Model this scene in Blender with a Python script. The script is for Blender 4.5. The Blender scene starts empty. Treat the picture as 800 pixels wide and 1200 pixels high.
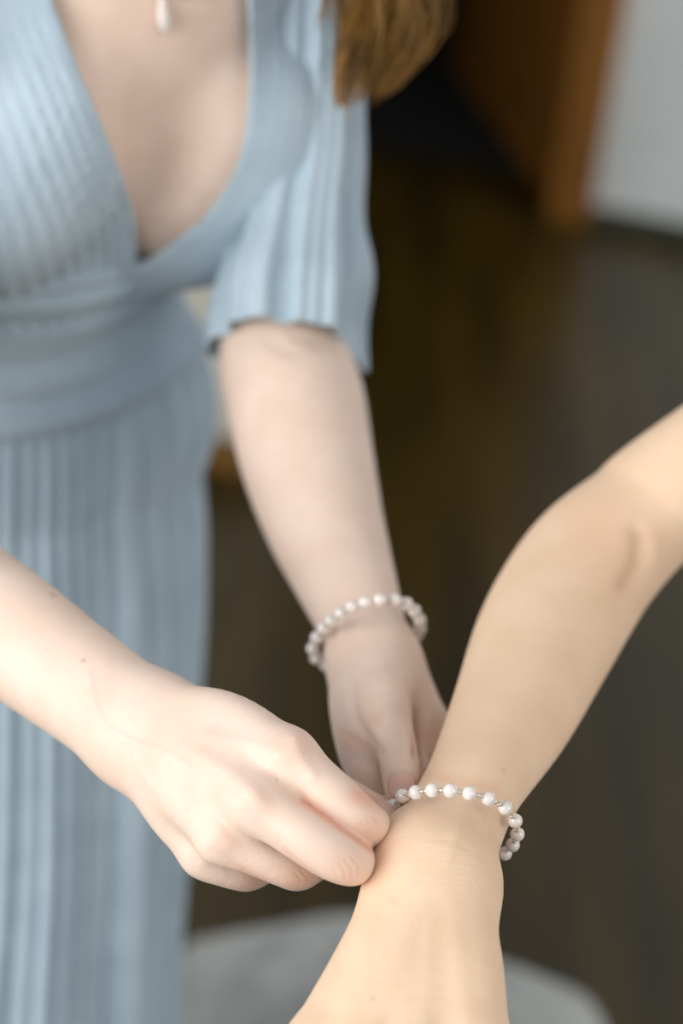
import bpy, math, random
import numpy as np
from mathutils import Vector, Matrix
random.seed(4); rng = np.random.RandomState(4)
SC = bpy.context.scene; COL = SC.collection

# ------------------------------------------------------------------ camera, world, light, exposure
W, H, F = 800.0, 1200.0, 2400.0
CAM = np.array([0.0, 0.0, 1.60])
PITCH, ROLL = math.radians(30), math.radians(6.5)
_r0 = np.array([1.0, 0, 0]); _u0 = np.array([0, math.sin(PITCH), math.cos(PITCH)]); FW = np.array([0, math.cos(PITCH), -math.sin(PITCH)])
CR = math.cos(ROLL)*_r0 + math.sin(ROLL)*_u0
CU = -math.sin(ROLL)*_r0 + math.cos(ROLL)*_u0
cam_d = bpy.data.cameras.new('camera'); cam = bpy.data.objects.new('camera', cam_d); COL.objects.link(cam)
cam_d.sensor_fit = 'HORIZONTAL'; cam_d.sensor_width = 24.0; cam_d.lens = F/W*24.0
cam_d.clip_start = 0.02; cam_d.clip_end = 60
M = Matrix.Identity(4)
for i in range(3):
    M[i][0] = CR[i]; M[i][1] = CU[i]; M[i][2] = -FW[i]; M[i][3] = CAM[i]
cam.matrix_world = M
cam_d.dof.use_dof = True; cam_d.dof.focus_distance = 0.893; cam_d.dof.aperture_fstop = 3.5
SC.camera = cam
SC.view_settings.view_transform = 'Standard'; SC.view_settings.look = 'None'
SC.view_settings.gamma = 1.0; SC.view_settings.use_curve_mapping = False
SC.view_settings.exposure = 0.42
SC.cycles.caustics_reflective = False; SC.cycles.caustics_refractive = False; SC.cycles.blur_glossy = 1.0

wd = bpy.data.worlds.new('room_light'); SC.world = wd; wd.use_nodes = True
bg = wd.node_tree.nodes['Background']; bg.inputs[0].default_value = (0.92, 0.95, 1.0, 1); bg.inputs[1].default_value = 0.42

def area(name, loc, aim, sx, sy, power, col):
    l = bpy.data.lights.new(name, 'AREA'); l.shape = 'RECTANGLE'; l.size = sx; l.size_y = sy
    l.energy = power; l.color = col
    o = bpy.data.objects.new(name, l); COL.objects.link(o); o.location = loc
    o.rotation_euler = (Vector(aim)-Vector(loc)).to_track_quat('-Z', 'Y').to_euler()
    return o
area('window_daylight', (-1.55, -0.35, 1.62), (0.0, 0.95, 1.0), 1.5, 1.5, 35, (1.0, 0.97, 0.93))
area('side_fill', (2.4, -0.6, 2.1), (0.2, 1.0, 1.0), 1.2, 1.6, 16, (1.0, 0.92, 0.80))  # added warm fill from camera right, not a known window
area('back_wall_fill', (2.6, 3.0, 0.9), (1.3, 4.5, 0.5), 1.0, 1.0, 32, (0.97, 0.99, 1.0))  # added lamp that brightens the white back wall, mostly its lower part

def P(px, py, d):
    return CAM + d*(FW + CR*((px-W/2)/F) - CU*((py-H/2)/F))
def RP(rpx, d): return rpx*d/F
def proj(p):
    v = p-CAM; z = v@FW
    return np.stack([W/2+F*(v@CR)/z, H/2-F*(v@CU)/z, z], -1)
def floor_at(px, py):
    v = P(px, py, 1.0)-CAM
    return CAM + v*(CAM[2]/-v[2])

# ------------------------------------------------------------------ materials
def s2l(c): return tuple(((x/255+0.055)/1.055)**2.4 if x/255 > 0.04045 else x/255/12.92 for x in c)
def mat(name, rgb, rough=0.5, **kw):
    m = bpy.data.materials.new(name); m.use_nodes = True
    b = m.node_tree.nodes['Principled BSDF']
    b.inputs['Base Color'].default_value = (*s2l(rgb), 1); b.inputs['Roughness'].default_value = rough
    for k, v in kw.items(): b.inputs[k.replace('_', ' ')].default_value = v
    return m
def noise_col(m, rgb1, rgb2, scale, detail=4, bump=0, bscale=None, stretch=(1, 1, 1), attr=None, tint_cols=None):
    nt = m.node_tree; n = nt.nodes; b = n['Principled BSDF']
    tc = n.new('ShaderNodeTexCoord'); mp = n.new('ShaderNodeMapping'); mp.inputs['Scale'].default_value = stretch
    nt.links.new(tc.outputs['Object'], mp.inputs['Vector'])
    no = n.new('ShaderNodeTexNoise'); no.inputs['Scale'].default_value = scale; no.inputs['Detail'].default_value = detail
    nt.links.new(mp.outputs[0], no.inputs['Vector'])
    cr = n.new('ShaderNodeValToRGB'); cr.color_ramp.elements[0].position = 0.35; cr.color_ramp.elements[1].position = 0.65
    cr.color_ramp.elements[0].color = (*s2l(rgb1), 1); cr.color_ramp.elements[1].color = (*s2l(rgb2), 1)
    nt.links.new(no.outputs[0], cr.inputs[0]); out = cr.outputs[0]
    if attr:
        at = n.new('ShaderNodeAttribute'); at.attribute_name = attr
        sep = n.new('ShaderNodeSeparateColor'); nt.links.new(at.outputs['Color'], sep.inputs[0])
        for ch, colr in zip(('Red', 'Green', 'Blue'), tint_cols):
            mx = n.new('ShaderNodeMix'); mx.data_type = 'RGBA'
            nt.links.new(sep.outputs[ch], mx.inputs[0]); nt.links.new(out, mx.inputs[6]); mx.inputs[7].default_value = (*s2l(colr), 1)
            out = mx.outputs[2]
    nt.links.new(out, b.inputs['Base Color'])
    if bump:
        n2 = n.new('ShaderNodeTexNoise'); n2.inputs['Scale'].default_value = bscale or scale*4; n2.inputs['Detail'].default_value = 3
        nt.links.new(mp.outputs[0], n2.inputs['Vector'])
        bp = n.new('ShaderNodeBump'); bp.inputs['Strength'].default_value = bump; bp.inputs['Distance'].default_value = 0.0006
        nt.links.new(n2.outputs[0], bp.inputs['Height']); nt.links.new(bp.outputs[0], b.inputs['Normal'])
    return m
def skin(name, a, b_, red, vein, brown, sss=0.12):
    m = mat(name, a, 0.48, Subsurface_Weight=sss, Subsurface_Scale=0.006)
    m.node_tree.nodes['Principled BSDF'].inputs['Subsurface Radius'].default_value = (1.0, 0.45, 0.28)
    m.node_tree.nodes['Principled BSDF'].inputs['Specular IOR Level'].default_value = 0.3
    return noise_col(m, a, b_, 38, 3, 0.35, 900, attr='tint', tint_cols=(red, vein, brown))
M_SK1 = skin('fair_skin', (231, 206, 188), (237, 214, 198), (226, 164, 138), (184, 190, 186), (150, 105, 80))
M_SK2 = skin('tan_skin', (229, 199, 169), (235, 206, 178), (222, 162, 128), (190, 184, 160), (160, 115, 80))
M_NAIL = mat('nail', (212, 172, 156), 0.25, Coat_Weight=0.4)
M_NAIL2 = mat('nail_tan', (222, 180, 152), 0.22, Coat_Weight=0.4)
M_DRESS = noise_col(mat('dusty_blue_chiffon', (176, 196, 208), 0.75, Sheen_Weight=0.25), (168, 189, 203), (179, 199, 212), 26, 3, 0.3, 1500)
M_WHITE = noise_col(mat('white_satin', (232, 228, 220), 0.5), (226, 222, 214), (236, 232, 226), 12)
M_HAIR = noise_col(mat('brown_hair', (96, 68, 20), 0.45), (98, 66, 14), (156, 114, 44), 60, 3, stretch=(1, 1, .15))
M_PEARL = mat('pearl', (232, 225, 219), 0.2, IOR=1.75, Coat_Weight=0.9, Coat_Roughness=0.05, Subsurface_Weight=0.15, Subsurface_Scale=0.002)
M_BEAD = mat('gold_bead', (226, 208, 168), 0.22, Metallic=1.0)
M_BEADS = mat('silver_bead', (228, 224, 214), 0.34, Metallic=1.0)
M_CORD = mat('beige_cord', (206, 180, 140), 0.6)

# ------------------------------------------------------------------ object helpers
def tag(o, label=None, cat=None, group=None, kind=None):
    if label: o['label'] = label
    if cat: o['category'] = cat
    if group: o['group'] = group
    if kind: o['kind'] = kind
    return o
def empty(name, loc=(0, 0, 0)):
    o = bpy.data.objects.new(name, None); o.empty_display_size = 0.02; COL.objects.link(o); o.location = [float(x) for x in loc]
    return o
def link_mesh(name, me, m, parent=None, smooth=True):
    if m: me.materials.append(m)
    if smooth: me.polygons.foreach_set('use_smooth', [True]*len(me.polygons))
    o = bpy.data.objects.new(name, me); COL.objects.link(o)
    if parent is not None:
        o.parent = parent
        o.matrix_parent_inverse = Matrix.Translation(-world_loc(parent))
    return o
def world_loc(o):
    """empties stand at their location; every mesh carries world coordinates and an identity transform"""
    return Vector(o.location) if o.type == 'EMPTY' else Vector((0, 0, 0))
def mesh_obj(name, v, f, m, parent=None, smooth=True):
    me = bpy.data.meshes.new(name)
    v = np.asarray(v, np.float32)
    if isinstance(f, np.ndarray):
        n, k = f.shape
        me.vertices.add(len(v)); me.vertices.foreach_set('co', v.ravel())
        me.loops.add(n*k); me.loops.foreach_set('vertex_index', f.astype(np.int32).ravel())
        me.polygons.add(n); me.polygons.foreach_set('loop_start', np.arange(0, n*k, k, dtype=np.int32))
        me.update(calc_edges=True); me.validate()
    else:
        me.from_pydata(v.tolist(), [], f); me.update()
    return link_mesh(name, me, m, parent, smooth)

def cat_rom(pts, sub):
    """Catmull-Rom resampling of rows of control values."""
    p = np.asarray(pts, float); n = len(p)
    if n < 3: return np.array([p[0]+(p[-1]-p[0])*t for t in np.linspace(0, 1, sub+1)])
    q = np.vstack([2*p[0]-p[1], p, 2*p[-1]-p[-2]]); out = []
    for i in range(n-1):
        a, b, c, d = q[i:i+4]
        for t in np.arange(sub)/sub:
            out.append(0.5*((2*b)+(-a+c)*t+(2*a-5*b+4*c-d)*t*t+(-a+3*b-3*c+d)*t**3))
    out.append(p[-1]); return np.array(out)

def tube(pts, rad, seg=8):
    """vertices/faces of a closed-ended tube along pts (Nx3), radius per point"""
    p = np.asarray(pts, float); n = len(p); rad = np.broadcast_to(rad, (n,))
    t = np.gradient(p, axis=0); t /= np.linalg.norm(t, axis=1)[:, None]+1e-12
    ref = np.array([0.13, 0.21, 1.0]); V = []; u = np.cross(t[0], ref); u /= np.linalg.norm(u)
    for i in range(n):
        u = u-t[i]*(u@t[i]); u /= np.linalg.norm(u); w = np.cross(t[i], u)
        a = np.arange(seg)/seg*2*math.pi
        V.append(p[i]+rad[i]*(np.cos(a)[:, None]*u+np.sin(a)[:, None]*w))
    V = np.vstack(V); Fc = []
    for i in range(n-1):
        for j in range(seg):
            k = (j+1) % seg; Fc.append((i*seg+j, i*seg+k, (i+1)*seg+k, (i+1)*seg+j))
    V = np.vstack([V, p[0], p[-1]])
    for j in range(seg):
        k = (j+1) % seg
        Fc.append((n*seg, k, j, j)); Fc.append((n*seg+1, (n-1)*seg+j, (n-1)*seg+k, (n-1)*seg+k))
    return V, [tuple(dict.fromkeys(f)) for f in Fc]

def box_vf(lo, hi, org, ax, ay, az):
    V = [org+ax*x+ay*y+az*z for x in (lo[0], hi[0]) for y in (lo[1], hi[1]) for z in (lo[2], hi[2])]
    return np.array(V), [(0, 1, 3, 2), (4, 6, 7, 5), (0, 4, 5, 1), (2, 3, 7, 6), (0, 2, 6, 4), (1, 5, 7, 3)]
def add_bevel(o, w, seg=2):
    b = o.modifiers.new('bevel', 'BEVEL'); b.width = w; b.segments = seg; b.limit_method = 'ANGLE'
    return o

# ------------------------------------------------------------------ signed distance modelling
def smin(a, b, k):
    h = np.maximum(k-np.abs(a-b), 0)/k
    return np.minimum(a, b)-h*h*k*0.25
class Chain:
    """Tapered limb through control rows (point, radius[, flatten]); flattened along axis n."""
    def __init__(s, rows, n=None, sub=8):
        A = np.array([[*r[0], r[1], (r[2] if len(r) > 2 else 1.0)] for r in rows], float)
        s.a = cat_rom(A, sub).astype(np.float32); s.n = None if n is None else (np.asarray(n)/np.linalg.norm(n)).astype(np.float32)
    def __call__(s, p):
        a = s.a; A = a[:-1, :3]; AB = a[1:, :3]-A
        lo, hi = p.min(0), p.max(0); c = (lo+hi)/2; rho = np.linalg.norm(hi-lo)/2
        h = np.clip(((c-A)*AB).sum(1)/((AB*AB).sum(1)+1e-12), 0, 1)
        dc = np.linalg.norm(c-A-h[:, None]*AB, axis=1); rm = np.maximum(a[:-1, 3], a[1:, 3]); km = float(a[:, 4].max())
        if dc.min()-rho-rm.max() > .06 and rho < .2:      # far from the whole limb: a safe bound is enough
            return np.full(len(p), dc.min()-rho-rm.max(), np.float32)
        ub = (dc+rho).min()*km
        keep = np.nonzero(dc-rho-rm <= ub)[0]
        d = None
        for i in keep:
            a, b = s.a[i], s.a[i+1]; ab = b[:3]-a[:3]; L = ab@ab+1e-12
            v = p-a[:3]; h = np.clip((v@ab)/L, 0, 1)
            v = v-h[:, None]*ab
            if s.n is not None:
                k = a[4]+(b[4]-a[4])*h
                v = v+((k-1)*(v@s.n))[:, None]*s.n
            e = np.sqrt(np.einsum('ij,ij->i', v, v))-(a[3]+(b[3]-a[3])*h)
            d = e if d is None else np.minimum(d, e)
        return d
def ellips(c, r, R=None):
    c = np.asarray(c, np.float32); r = np.asarray(r, np.float32)
    def f(p):
        q = p-c
        if R is not None: q = q@R
        k0 = np.sqrt(((q/r)**2).sum(1)); k1 = np.sqrt(((q/(r*r))**2).sum(1))+1e-9
        return k0*(k0-1)/k1
    return f

def surface_net(f, lo, hi, h, slack=1.7, newton=1, smooth=2):
    """Sparse surface nets; returns vertices, quads."""
    B = 8; lo = np.asarray(lo, float); hi = np.asarray(hi, float)
    nb = np.ceil((hi-lo)/(B*h)).astype(int)
    # hierarchical culling: coarse cells of 4 blocks first
    def cull(ids, size):
        c = lo+(ids+0.5)*size
        out = []
        for s in range(0, len(c), 64):
            out.append(np.abs(f(c[s:s+64].astype(np.float32))) < size*0.87*slack)
        return ids[np.concatenate(out)]
    nc = np.ceil(nb/4).astype(int)
    ids = np.stack(np.meshgrid(*[np.arange(x) for x in nc], indexing='ij'), -1).reshape(-1, 3)
    ids = cull(ids, B*h*4)
    off = np.stack(np.meshgrid(*[np.arange(4)]*3, indexing='ij'), -1).reshape(-1, 3)
    ids = (ids[:, None]*4+off).reshape(-1, 3); ids = cull(ids, B*h)
    NX = (nb*B+B*8+2).astype(np.int64)
    key = lambda c: (c[..., 0].astype(np.int64)*NX[1]+c[..., 1])*NX[2]+c[..., 2]
    co = np.stack(np.meshgrid(*[np.arange(B+1)]*3, indexing='ij'), -1)
    cells, verts, ex, ey, ez = [], [], [], [], []
    CH = 24
    for s in range(0, len(ids), CH):
        bi = ids[s:s+CH]
        g = bi[:, None, None, None]*B+co
        pts = (lo+g*h).reshape(-1, 3).astype(np.float32)
        D = f(pts).reshape(g.shape[:-1])
        C = [[[D[:, i:i+B, j:j+B, k:k+B] for k in (0, 1)] for j in (0, 1)] for i in (0, 1)]
        neg = sum((C[i][j][k] < 0).astype(np.int8) for i in (0, 1) for j in (0, 1) for k in (0, 1))
        act = (neg > 0) & (neg < 8)
        if not act.any(): continue
        cell = g[:, :B, :B, :B][act]
        val = np.stack([C[i][j][k][act] for i in (0, 1) for j in (0, 1) for k in (0, 1)], -1)
        cor = np.array([(i, j, k) for i in (0, 1) for j in (0, 1) for k in (0, 1)], float)
        acc = np.zeros((len(cell), 3)); cnt = np.zeros(len(cell))
        for a in range(8):
            for b in range(a+1, 8):
                if np.abs(cor[a]-cor[b]).sum() != 1: continue
                va, vb = val[:, a], val[:, b]; x = (va < 0) != (vb < 0)
                t = np.where(x, va/(va-vb+1e-20), 0)
                acc += np.where(x[:, None], cor[a]+t[:, None]*(cor[b]-cor[a]), 0); cnt += x
        verts.append(lo+(cell+acc/cnt[:, None])*h); cells.append(cell)
        for lst, q in ((ex, 4), (ey, 2), (ez, 1)):
            lst.append(np.where((val[:, 0] < 0) == (val[:, q] < 0), 0, np.where(val[:, 0] < 0, 1, -1)))
    cells = np.concatenate(cells); verts = np.concatenate(verts)
    kk = key(cells); order = np.argsort(kk); sk = kk[order]
    quads = []
    for lst, (u, v) in ((ex, ((0, 1, 0), (0, 0, 1))), (ey, ((0, 0, 1), (1, 0, 0))), (ez, ((1, 0, 0), (0, 1, 0)))):
        e = np.concatenate(lst); u = np.array(u); v = np.array(v)
        i0 = np.nonzero(e)[0]; c = cells[i0]
        idx = []
        ok = np.ones(len(i0), bool)
        for cc in (c-u-v, c-v, c, c-u):
            k = key(cc); pos = np.searchsorted(sk, k); pos = np.minimum(pos, len(sk)-1)
            ok &= sk[pos] == k; idx.append(order[pos])
        q = np.stack(idx, -1); sgn = e[i0]
        q = np.where(sgn[:, None] > 0, q, q[:, ::-1]); quads.append(q[ok])
    quads = np.concatenate(quads)
    for _ in range(newton):
        for s in range(0, len(verts), 4000):
            p = verts[s:s+4000].astype(np.float32); e = np.float32(h*0.2)
            d = f(p); g = np.stack([f(p+np.eye(3, dtype=np.float32)[a]*e)-d for a in range(3)], -1)/e
            m = (g*g).sum(1)+1e-3
            st = -(d/m)[:, None]*g; L = np.linalg.norm(st, axis=1)
            st *= np.minimum(1, 0.6*h/(L+1e-12))[:, None]
            verts[s:s+4000] += st
    E = np.concatenate([quads[:, [0, 1]], quads[:, [1, 2]], quads[:, [2, 3]], quads[:, [3, 0]]]); E = np.concatenate([E, E[:, ::-1]])
    cn = np.bincount(E[:, 0], minlength=len(verts))+1e-9
    for _ in range(smooth):
        av = np.stack([np.bincount(E[:, 0], verts[E[:, 1], a], minlength=len(verts))/cn for a in range(3)], -1)
        verts = np.where(cn[:, None] > .5, verts*.4+av*.6, verts)
    return verts, quads
def vnormals(v, q):
    n = np.zeros_like(v); fn = np.cross(v[q[:, 2]]-v[q[:, 0]], v[q[:, 3]]-v[q[:, 1]])
    for k in range(4): np.add.at(n, q[:, k], fn)
    return n/(np.linalg.norm(n, axis=1)[:, None]+1e-12)
def refine(v, q, f, box, n=3):
    """finer mesh where box (x0, y0, x1, y1, nearest, farthest) has small creases"""
    pr = proj(v[q].mean(1)); x0, y0, x1, y1, d0, d1 = box
    m = (pr[:, 0] > x0) & (pr[:, 0] < x1) & (pr[:, 1] > y0) & (pr[:, 1] < y1) & (pr[:, 2] > d0) & (pr[:, 2] < d1)
    c = v[q[m]]; k = n+1; u = np.linspace(0, 1, k); U_, V_ = np.meshgrid(u, u, indexing='ij')
    w = np.stack([(1-U_)*(1-V_), U_*(1-V_), U_*V_, (1-U_)*V_], -1).reshape(-1, 4)
    P_ = np.einsum('ka,mac->mkc', w, c).reshape(-1, 3)
    _, fi, inv = np.unique(np.round(P_*2e6).astype(np.int64), axis=0, return_index=True, return_inverse=True); inv = inv.reshape(-1)
    nv = P_[fi]; pn = proj(nv)
    wt = np.clip((np.minimum.reduce([pn[:, 0]-x0, x1-pn[:, 0], pn[:, 1]-y0, y1-pn[:, 1]])-4)/8, 0, 1)[:, None]
    for _ in range(2):
        for s in range(0, len(nv), 4000):
            p = nv[s:s+4000].astype(np.float32); e = np.float32(3e-4); E = np.eye(3, dtype=np.float32)*e
            d = f(p); g = np.stack([f(p+E[a])-f(p-E[a]) for a in range(3)], -1)/(2*e)
            nv[s:s+4000] -= np.clip(d/((g*g).sum(1)+1e-3), -5e-4, 5e-4)[:, None]*g*.5*wt[s:s+4000]
    i, j = np.meshgrid(np.arange(n), np.arange(n), indexing='ij')
    cell = np.stack([i*k+j, (i+1)*k+j, (i+1)*k+j+1, i*k+j+1], -1).reshape(-1, 4)
    nq = inv[(np.arange(m.sum())[:, None, None]*k*k+cell).reshape(-1, 4)]+len(v)
    return np.vstack([v, nv]), np.vstack([q[~m], nq])
def seg_dist2(pt, poly):
    """distance of 2-D points to a polyline"""
    d = np.full(len(pt), 1e9)
    poly = np.asarray(poly, float)
    for a, b in zip(poly[:-1], poly[1:]):
        ab = b-a; h = np.clip(((pt-a)@ab)/(ab@ab+1e-9), 0, 1)
        d = np.minimum(d, np.linalg.norm(pt-a-h[:, None]*ab, axis=1))
    return d
def relief(v, q, marks, tints):
    """Fine anatomy: creases (-) and tendons/veins (+) pressed into the surface, plus a tint of pigment and painted shade.
    marks: (polyline in the drawing plane, width, height mm, nearest depth range)"""
    n = vnormals(v, q); pr = proj(v); toc = CAM-v; toc /= np.linalg.norm(toc, axis=1)[:, None]
    fr = np.clip((n*toc).sum(1)*3, 0, 1)
    disp = np.zeros(len(v))
    for poly, w, hmm, (d0, d1) in marks:
        dd = seg_dist2(pr[:, :2], cat_rom(poly, 4))
        disp += hmm*0.001*np.exp(-(dd/w)**2)*((pr[:, 2] > d0) & (pr[:, 2] < d1))
    v = v+n*(disp*fr)[:, None]
    tint = np.zeros((len(v), 4)); tint[:, 3] = 1
    for ch, poly, w, amt, (d0, d1) in tints:
        dd = seg_dist2(pr[:, :2], np.asarray(poly, float) if len(poly) > 1 else np.array([poly[0], (poly[0][0]+.1, poly[0][1])]))
        tint[:, ch] = np.maximum(tint[:, ch], amt*np.exp(-(dd/w)**2)*((pr[:, 2] > d0) & (pr[:, 2] < d1))*np.clip(fr, 0, 1))
    return v, tint
def set_tint(o, tint):
    at = o.data.color_attributes.new('tint', 'FLOAT_COLOR', 'POINT')
    at.data.foreach_set('color', tint.astype(np.float32).ravel())

def C4(px, py, d, r, k=1.0): return (P(px, py, d), RP(r, d), k)
Z3 = np.array([0, 0, 1.0])
NV = -FW   # flattening axis of wrists and palms that face the lens

# ------------------------------------------------------------------ THE SETTING
M_FLOOR = mat('dark_wood_floor', (62, 50, 18), 0.33, Specular_IOR_Level=0.5)
noise_col(M_FLOOR, (35, 27, 3), (60, 46, 5), 2.2, 5, 0.2, 40, stretch=(6, .7, 1))
M_WALL = noise_col(mat('white_plaster', (196, 200, 198), 0.8), (190, 194, 192), (200, 204, 202), 4, 4, 0.2, 90)
M_DARK = mat('dark_interior', (10, 11, 8), 0.9)  # near-black colour puts the room's lack of light into its walls
M_WOOD = noise_col(mat('orange_brown_wood', (128, 82, 14), 0.55), (112, 70, 8), (146, 92, 18), 5, 5, 0.2, 60, stretch=(5, 5, .5))
M_WOOD2 = noise_col(mat('oiled_plinth_wood', (120, 84, 36), 0.5), (108, 74, 28), (130, 94, 42), 8, 4, stretch=(.5, 5, 5))
M_BASE = mat('dark_green_base', (44, 48, 38), 0.6)
M_CAB = noise_col(mat('ivory_paint', (214, 212, 200), 0.6), (208, 206, 194), (218, 216, 206), 5)
f0 = floor_at(690, 262); f1 = floor_at(800, 283)
wx = f1-f0; wx[2] = 0; wx /= np.linalg.norm(wx); wn = np.array([wx[1], -wx[0], 0.0])   # wn points towards the camera
if wn[1] > 0: wn = -wn
v, f = box_vf((-4.5, -1.6, -0.05), (3.2, 6.2, 0.0), np.zeros(3), _r0, np.array([0, 1.0, 0]), Z3)
tag(mesh_obj('floor', v, f, M_FLOOR, smooth=False), 'dark brown glossy wooden floor', kind='structure')
# white wall to the right of the doorway
wall = empty('wall_back', f0); tag(wall, 'pale grey white wall beside the wooden doorway', kind='structure')
v, f = box_vf((0.0, -0.16, 0), (2.2, 0, 2.6), f0, wx, wn, Z3); mesh_obj('plaster', v, f, M_WALL, wall, False)
v, f = box_vf((-4.2, -0.16, 0), (-1.25, 0, 2.6), f0, wx, wn, Z3); mesh_obj('plaster', v, f, M_WALL, wall, False)
v, f = box_vf((-1.25, -0.16, 2.15), (0.0, 0, 2.6), f0, wx, wn, Z3); mesh_obj('plaster', v, f, M_WALL, wall, False)
v, f = box_vf((0.0, 0.0, 0), (2.2, 0.012, 0.045), f0, wx, wn, Z3)  # thin dark green strip along the foot of the wall
o = mesh_obj('base_strip_back', v, f, M_BASE, None, False); tag(add_bevel(o, .003), 'thin dark strip under the white wall', kind='structure')
# doorway: wooden casing, open wooden door folded into the dark room behind
dr = empty('door_1', f0); tag(dr, 'orange brown wooden door standing open to a dark room', kind='structure')
def dbox(name, lo, hi, m, ax=wx, ay=wn, org=f0, par=dr, bev=.004):
    v, f = box_vf(lo, hi, org, ax, ay, Z3); o = mesh_obj(name, v, f, m, par, False); add_bevel(o, bev); return o
dbox('door_casing', (-0.09, -0.16, 0), (0.0, 0.02, 2.24), M_WOOD)
dbox('door_casing', (-1.34, -0.16, 0), (-1.25, 0.02, 2.24), M_WOOD)
dbox('door_lintel', (-1.25, -0.16, 2.15), (-0.09, 0.02, 2.24), M_WOOD)
hinge = f0-wx*0.10-wn*0.10
la = math.radians(64); lx = -wx*math.cos(la)-wn*math.sin(la); ln = np.cross(Z3, lx)
leaf = dbox('door_leaf', (0, -.02, 0.01), (0.85, .02, 2.12), M_WOOD, lx, ln, hinge)
for z0, z1 in ((.14, .95), (1.1, 1.98)):
    for s in (-1, 1):
        v, f = box_vf((.14, s*.018-.008, z0), (.71, s*.018+.008, z1), hinge, lx, ln, Z3)
        o = mesh_obj('door_panel', v, f, M_WOOD, dr, False); add_bevel(o, .006)
for s in (-1, 1):
    hp = hinge+lx*.78+Z3*1.03
    v, f = tube([hp+ln*s*.02, hp+ln*s*.06, hp+ln*s*.062-lx*.11], .008, 10); mesh_obj('door_handle', v, f, M_BEADS, dr)
# dark room beyond the doorway
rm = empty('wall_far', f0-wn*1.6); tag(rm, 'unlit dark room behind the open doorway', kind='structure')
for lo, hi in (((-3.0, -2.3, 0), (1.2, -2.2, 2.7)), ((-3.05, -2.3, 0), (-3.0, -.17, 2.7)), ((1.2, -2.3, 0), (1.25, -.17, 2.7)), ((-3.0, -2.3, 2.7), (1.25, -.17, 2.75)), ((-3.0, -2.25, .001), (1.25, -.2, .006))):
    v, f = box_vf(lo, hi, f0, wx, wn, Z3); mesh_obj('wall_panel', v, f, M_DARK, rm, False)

# pale cabinet on a wooden plinth behind the bridesmaid
c0 = floor_at(300, 566); cx = np.array([1.0, -.10, 0]); cx /= np.linalg.norm(cx); cy = np.array([-cx[1], cx[0], 0])
cb = empty('cabinet', c0); tag(cb, 'pale ivory low cabinet on a brown wooden plinth behind the blue dress', 'cabinet')
def cbox(name, lo, hi, m, par=None, bev=.004):
    v, f = box_vf(lo, hi, c0, cx, cy, Z3); o = mesh_obj(name, v, f, m, par or cb, False); add_bevel(o, bev); return o
cbox('plinth', (-1.18, .012, 0), (-.01, .44, .06), M_WOOD2)
cbox('body', (-1.2, .02, .06), (0, .45, .92), M_CAB)
cbox('top', (-1.22, 0, .92), (.02, .46, .95), M_CAB)
for i in range(3):
    x0 = -1.19+i*.398
    d = cbox('door', (x0, 0, .07), (x0+.39, .02, .91), M_CAB)
    kp = c0+cx*(x0+.35)+Z3*.7
    v, f = tube([kp, kp-cy*.012, kp-cy*.024], [.006, .006, .013], 12); mesh_obj('knob', v, f, M_BEAD, d)

# crumpled pale fabric on the floor
def cloth_heap(name, pts, hmax, seed, m, label):
    # soft folds, thin at the rim
    r = np.random.RandomState(seed); poly = np.array(pts)[:, :2]; n = len(poly)
    c = poly.mean(0); A = 160; R = 46
    cl = cat_rom(np.vstack([poly, poly[:1]]), 12)[:-1]
    rel = cl-c; ang = np.arctan2(rel[:, 1], rel[:, 0]); rad = np.hypot(rel[:, 0], rel[:, 1]); o_ = np.argsort(ang)
    th = np.linspace(-math.pi, math.pi, A, endpoint=False); rr = np.interp(th, ang[o_], rad[o_], period=2*math.pi)
    T, S = np.meshgrid(th, np.linspace(0, 1, R), indexing='ij')
    X = c[0]+np.cos(T)*rr[:, None]*S; Y = c[1]+np.sin(T)*rr[:, None]*S
    Zv = 0.45*(1-S**3)**.6
    for _ in range(26):
        a = r.rand()*math.pi; k = 12+r.rand()*46; ph = r.rand()*6.3
        w = np.sin((X*math.cos(a)+Y*math.sin(a))*k+ph+1.2*np.sin((Y*math.cos(a)-X*math.sin(a))*k*.4))
        Zv += (1-S**4)*((1-np.abs(w))**2*.9/(.6+k*.02))*.16
    Z_ = Zv*hmax*(1-S**5)+.004
    V = np.stack([X, Y, Z_], -1).reshape(-1, 3); Fc = []
    for i in range(A):
        j = (i+1) % A
        for k in range(R-1): Fc.append((i*R+k, i*R+k+1, j*R+k+1, j*R+k))
    o = mesh_obj(name, V, Fc, m)
    tag(o, label, 'fabric'); return o
fp = [floor_at(*q) for q in ((225, 1105), (300, 1092), (420, 1075), (520, 1110), (640, 1150), (700, 1190), (720, 1320), (560, 1400), (330, 1420), (190, 1300), (195, 1160))]
M_TUL = noise_col(mat('pale_grey_tulle', (176, 178, 174), 0.8, Sheen_Weight=.3), (146, 148, 145), (176, 178, 174), 14)
cloth_heap('fabric_train', fp, .045, 3, M_TUL, 'crumpled pale grey fabric lying on the dark floor below the hands')

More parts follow.
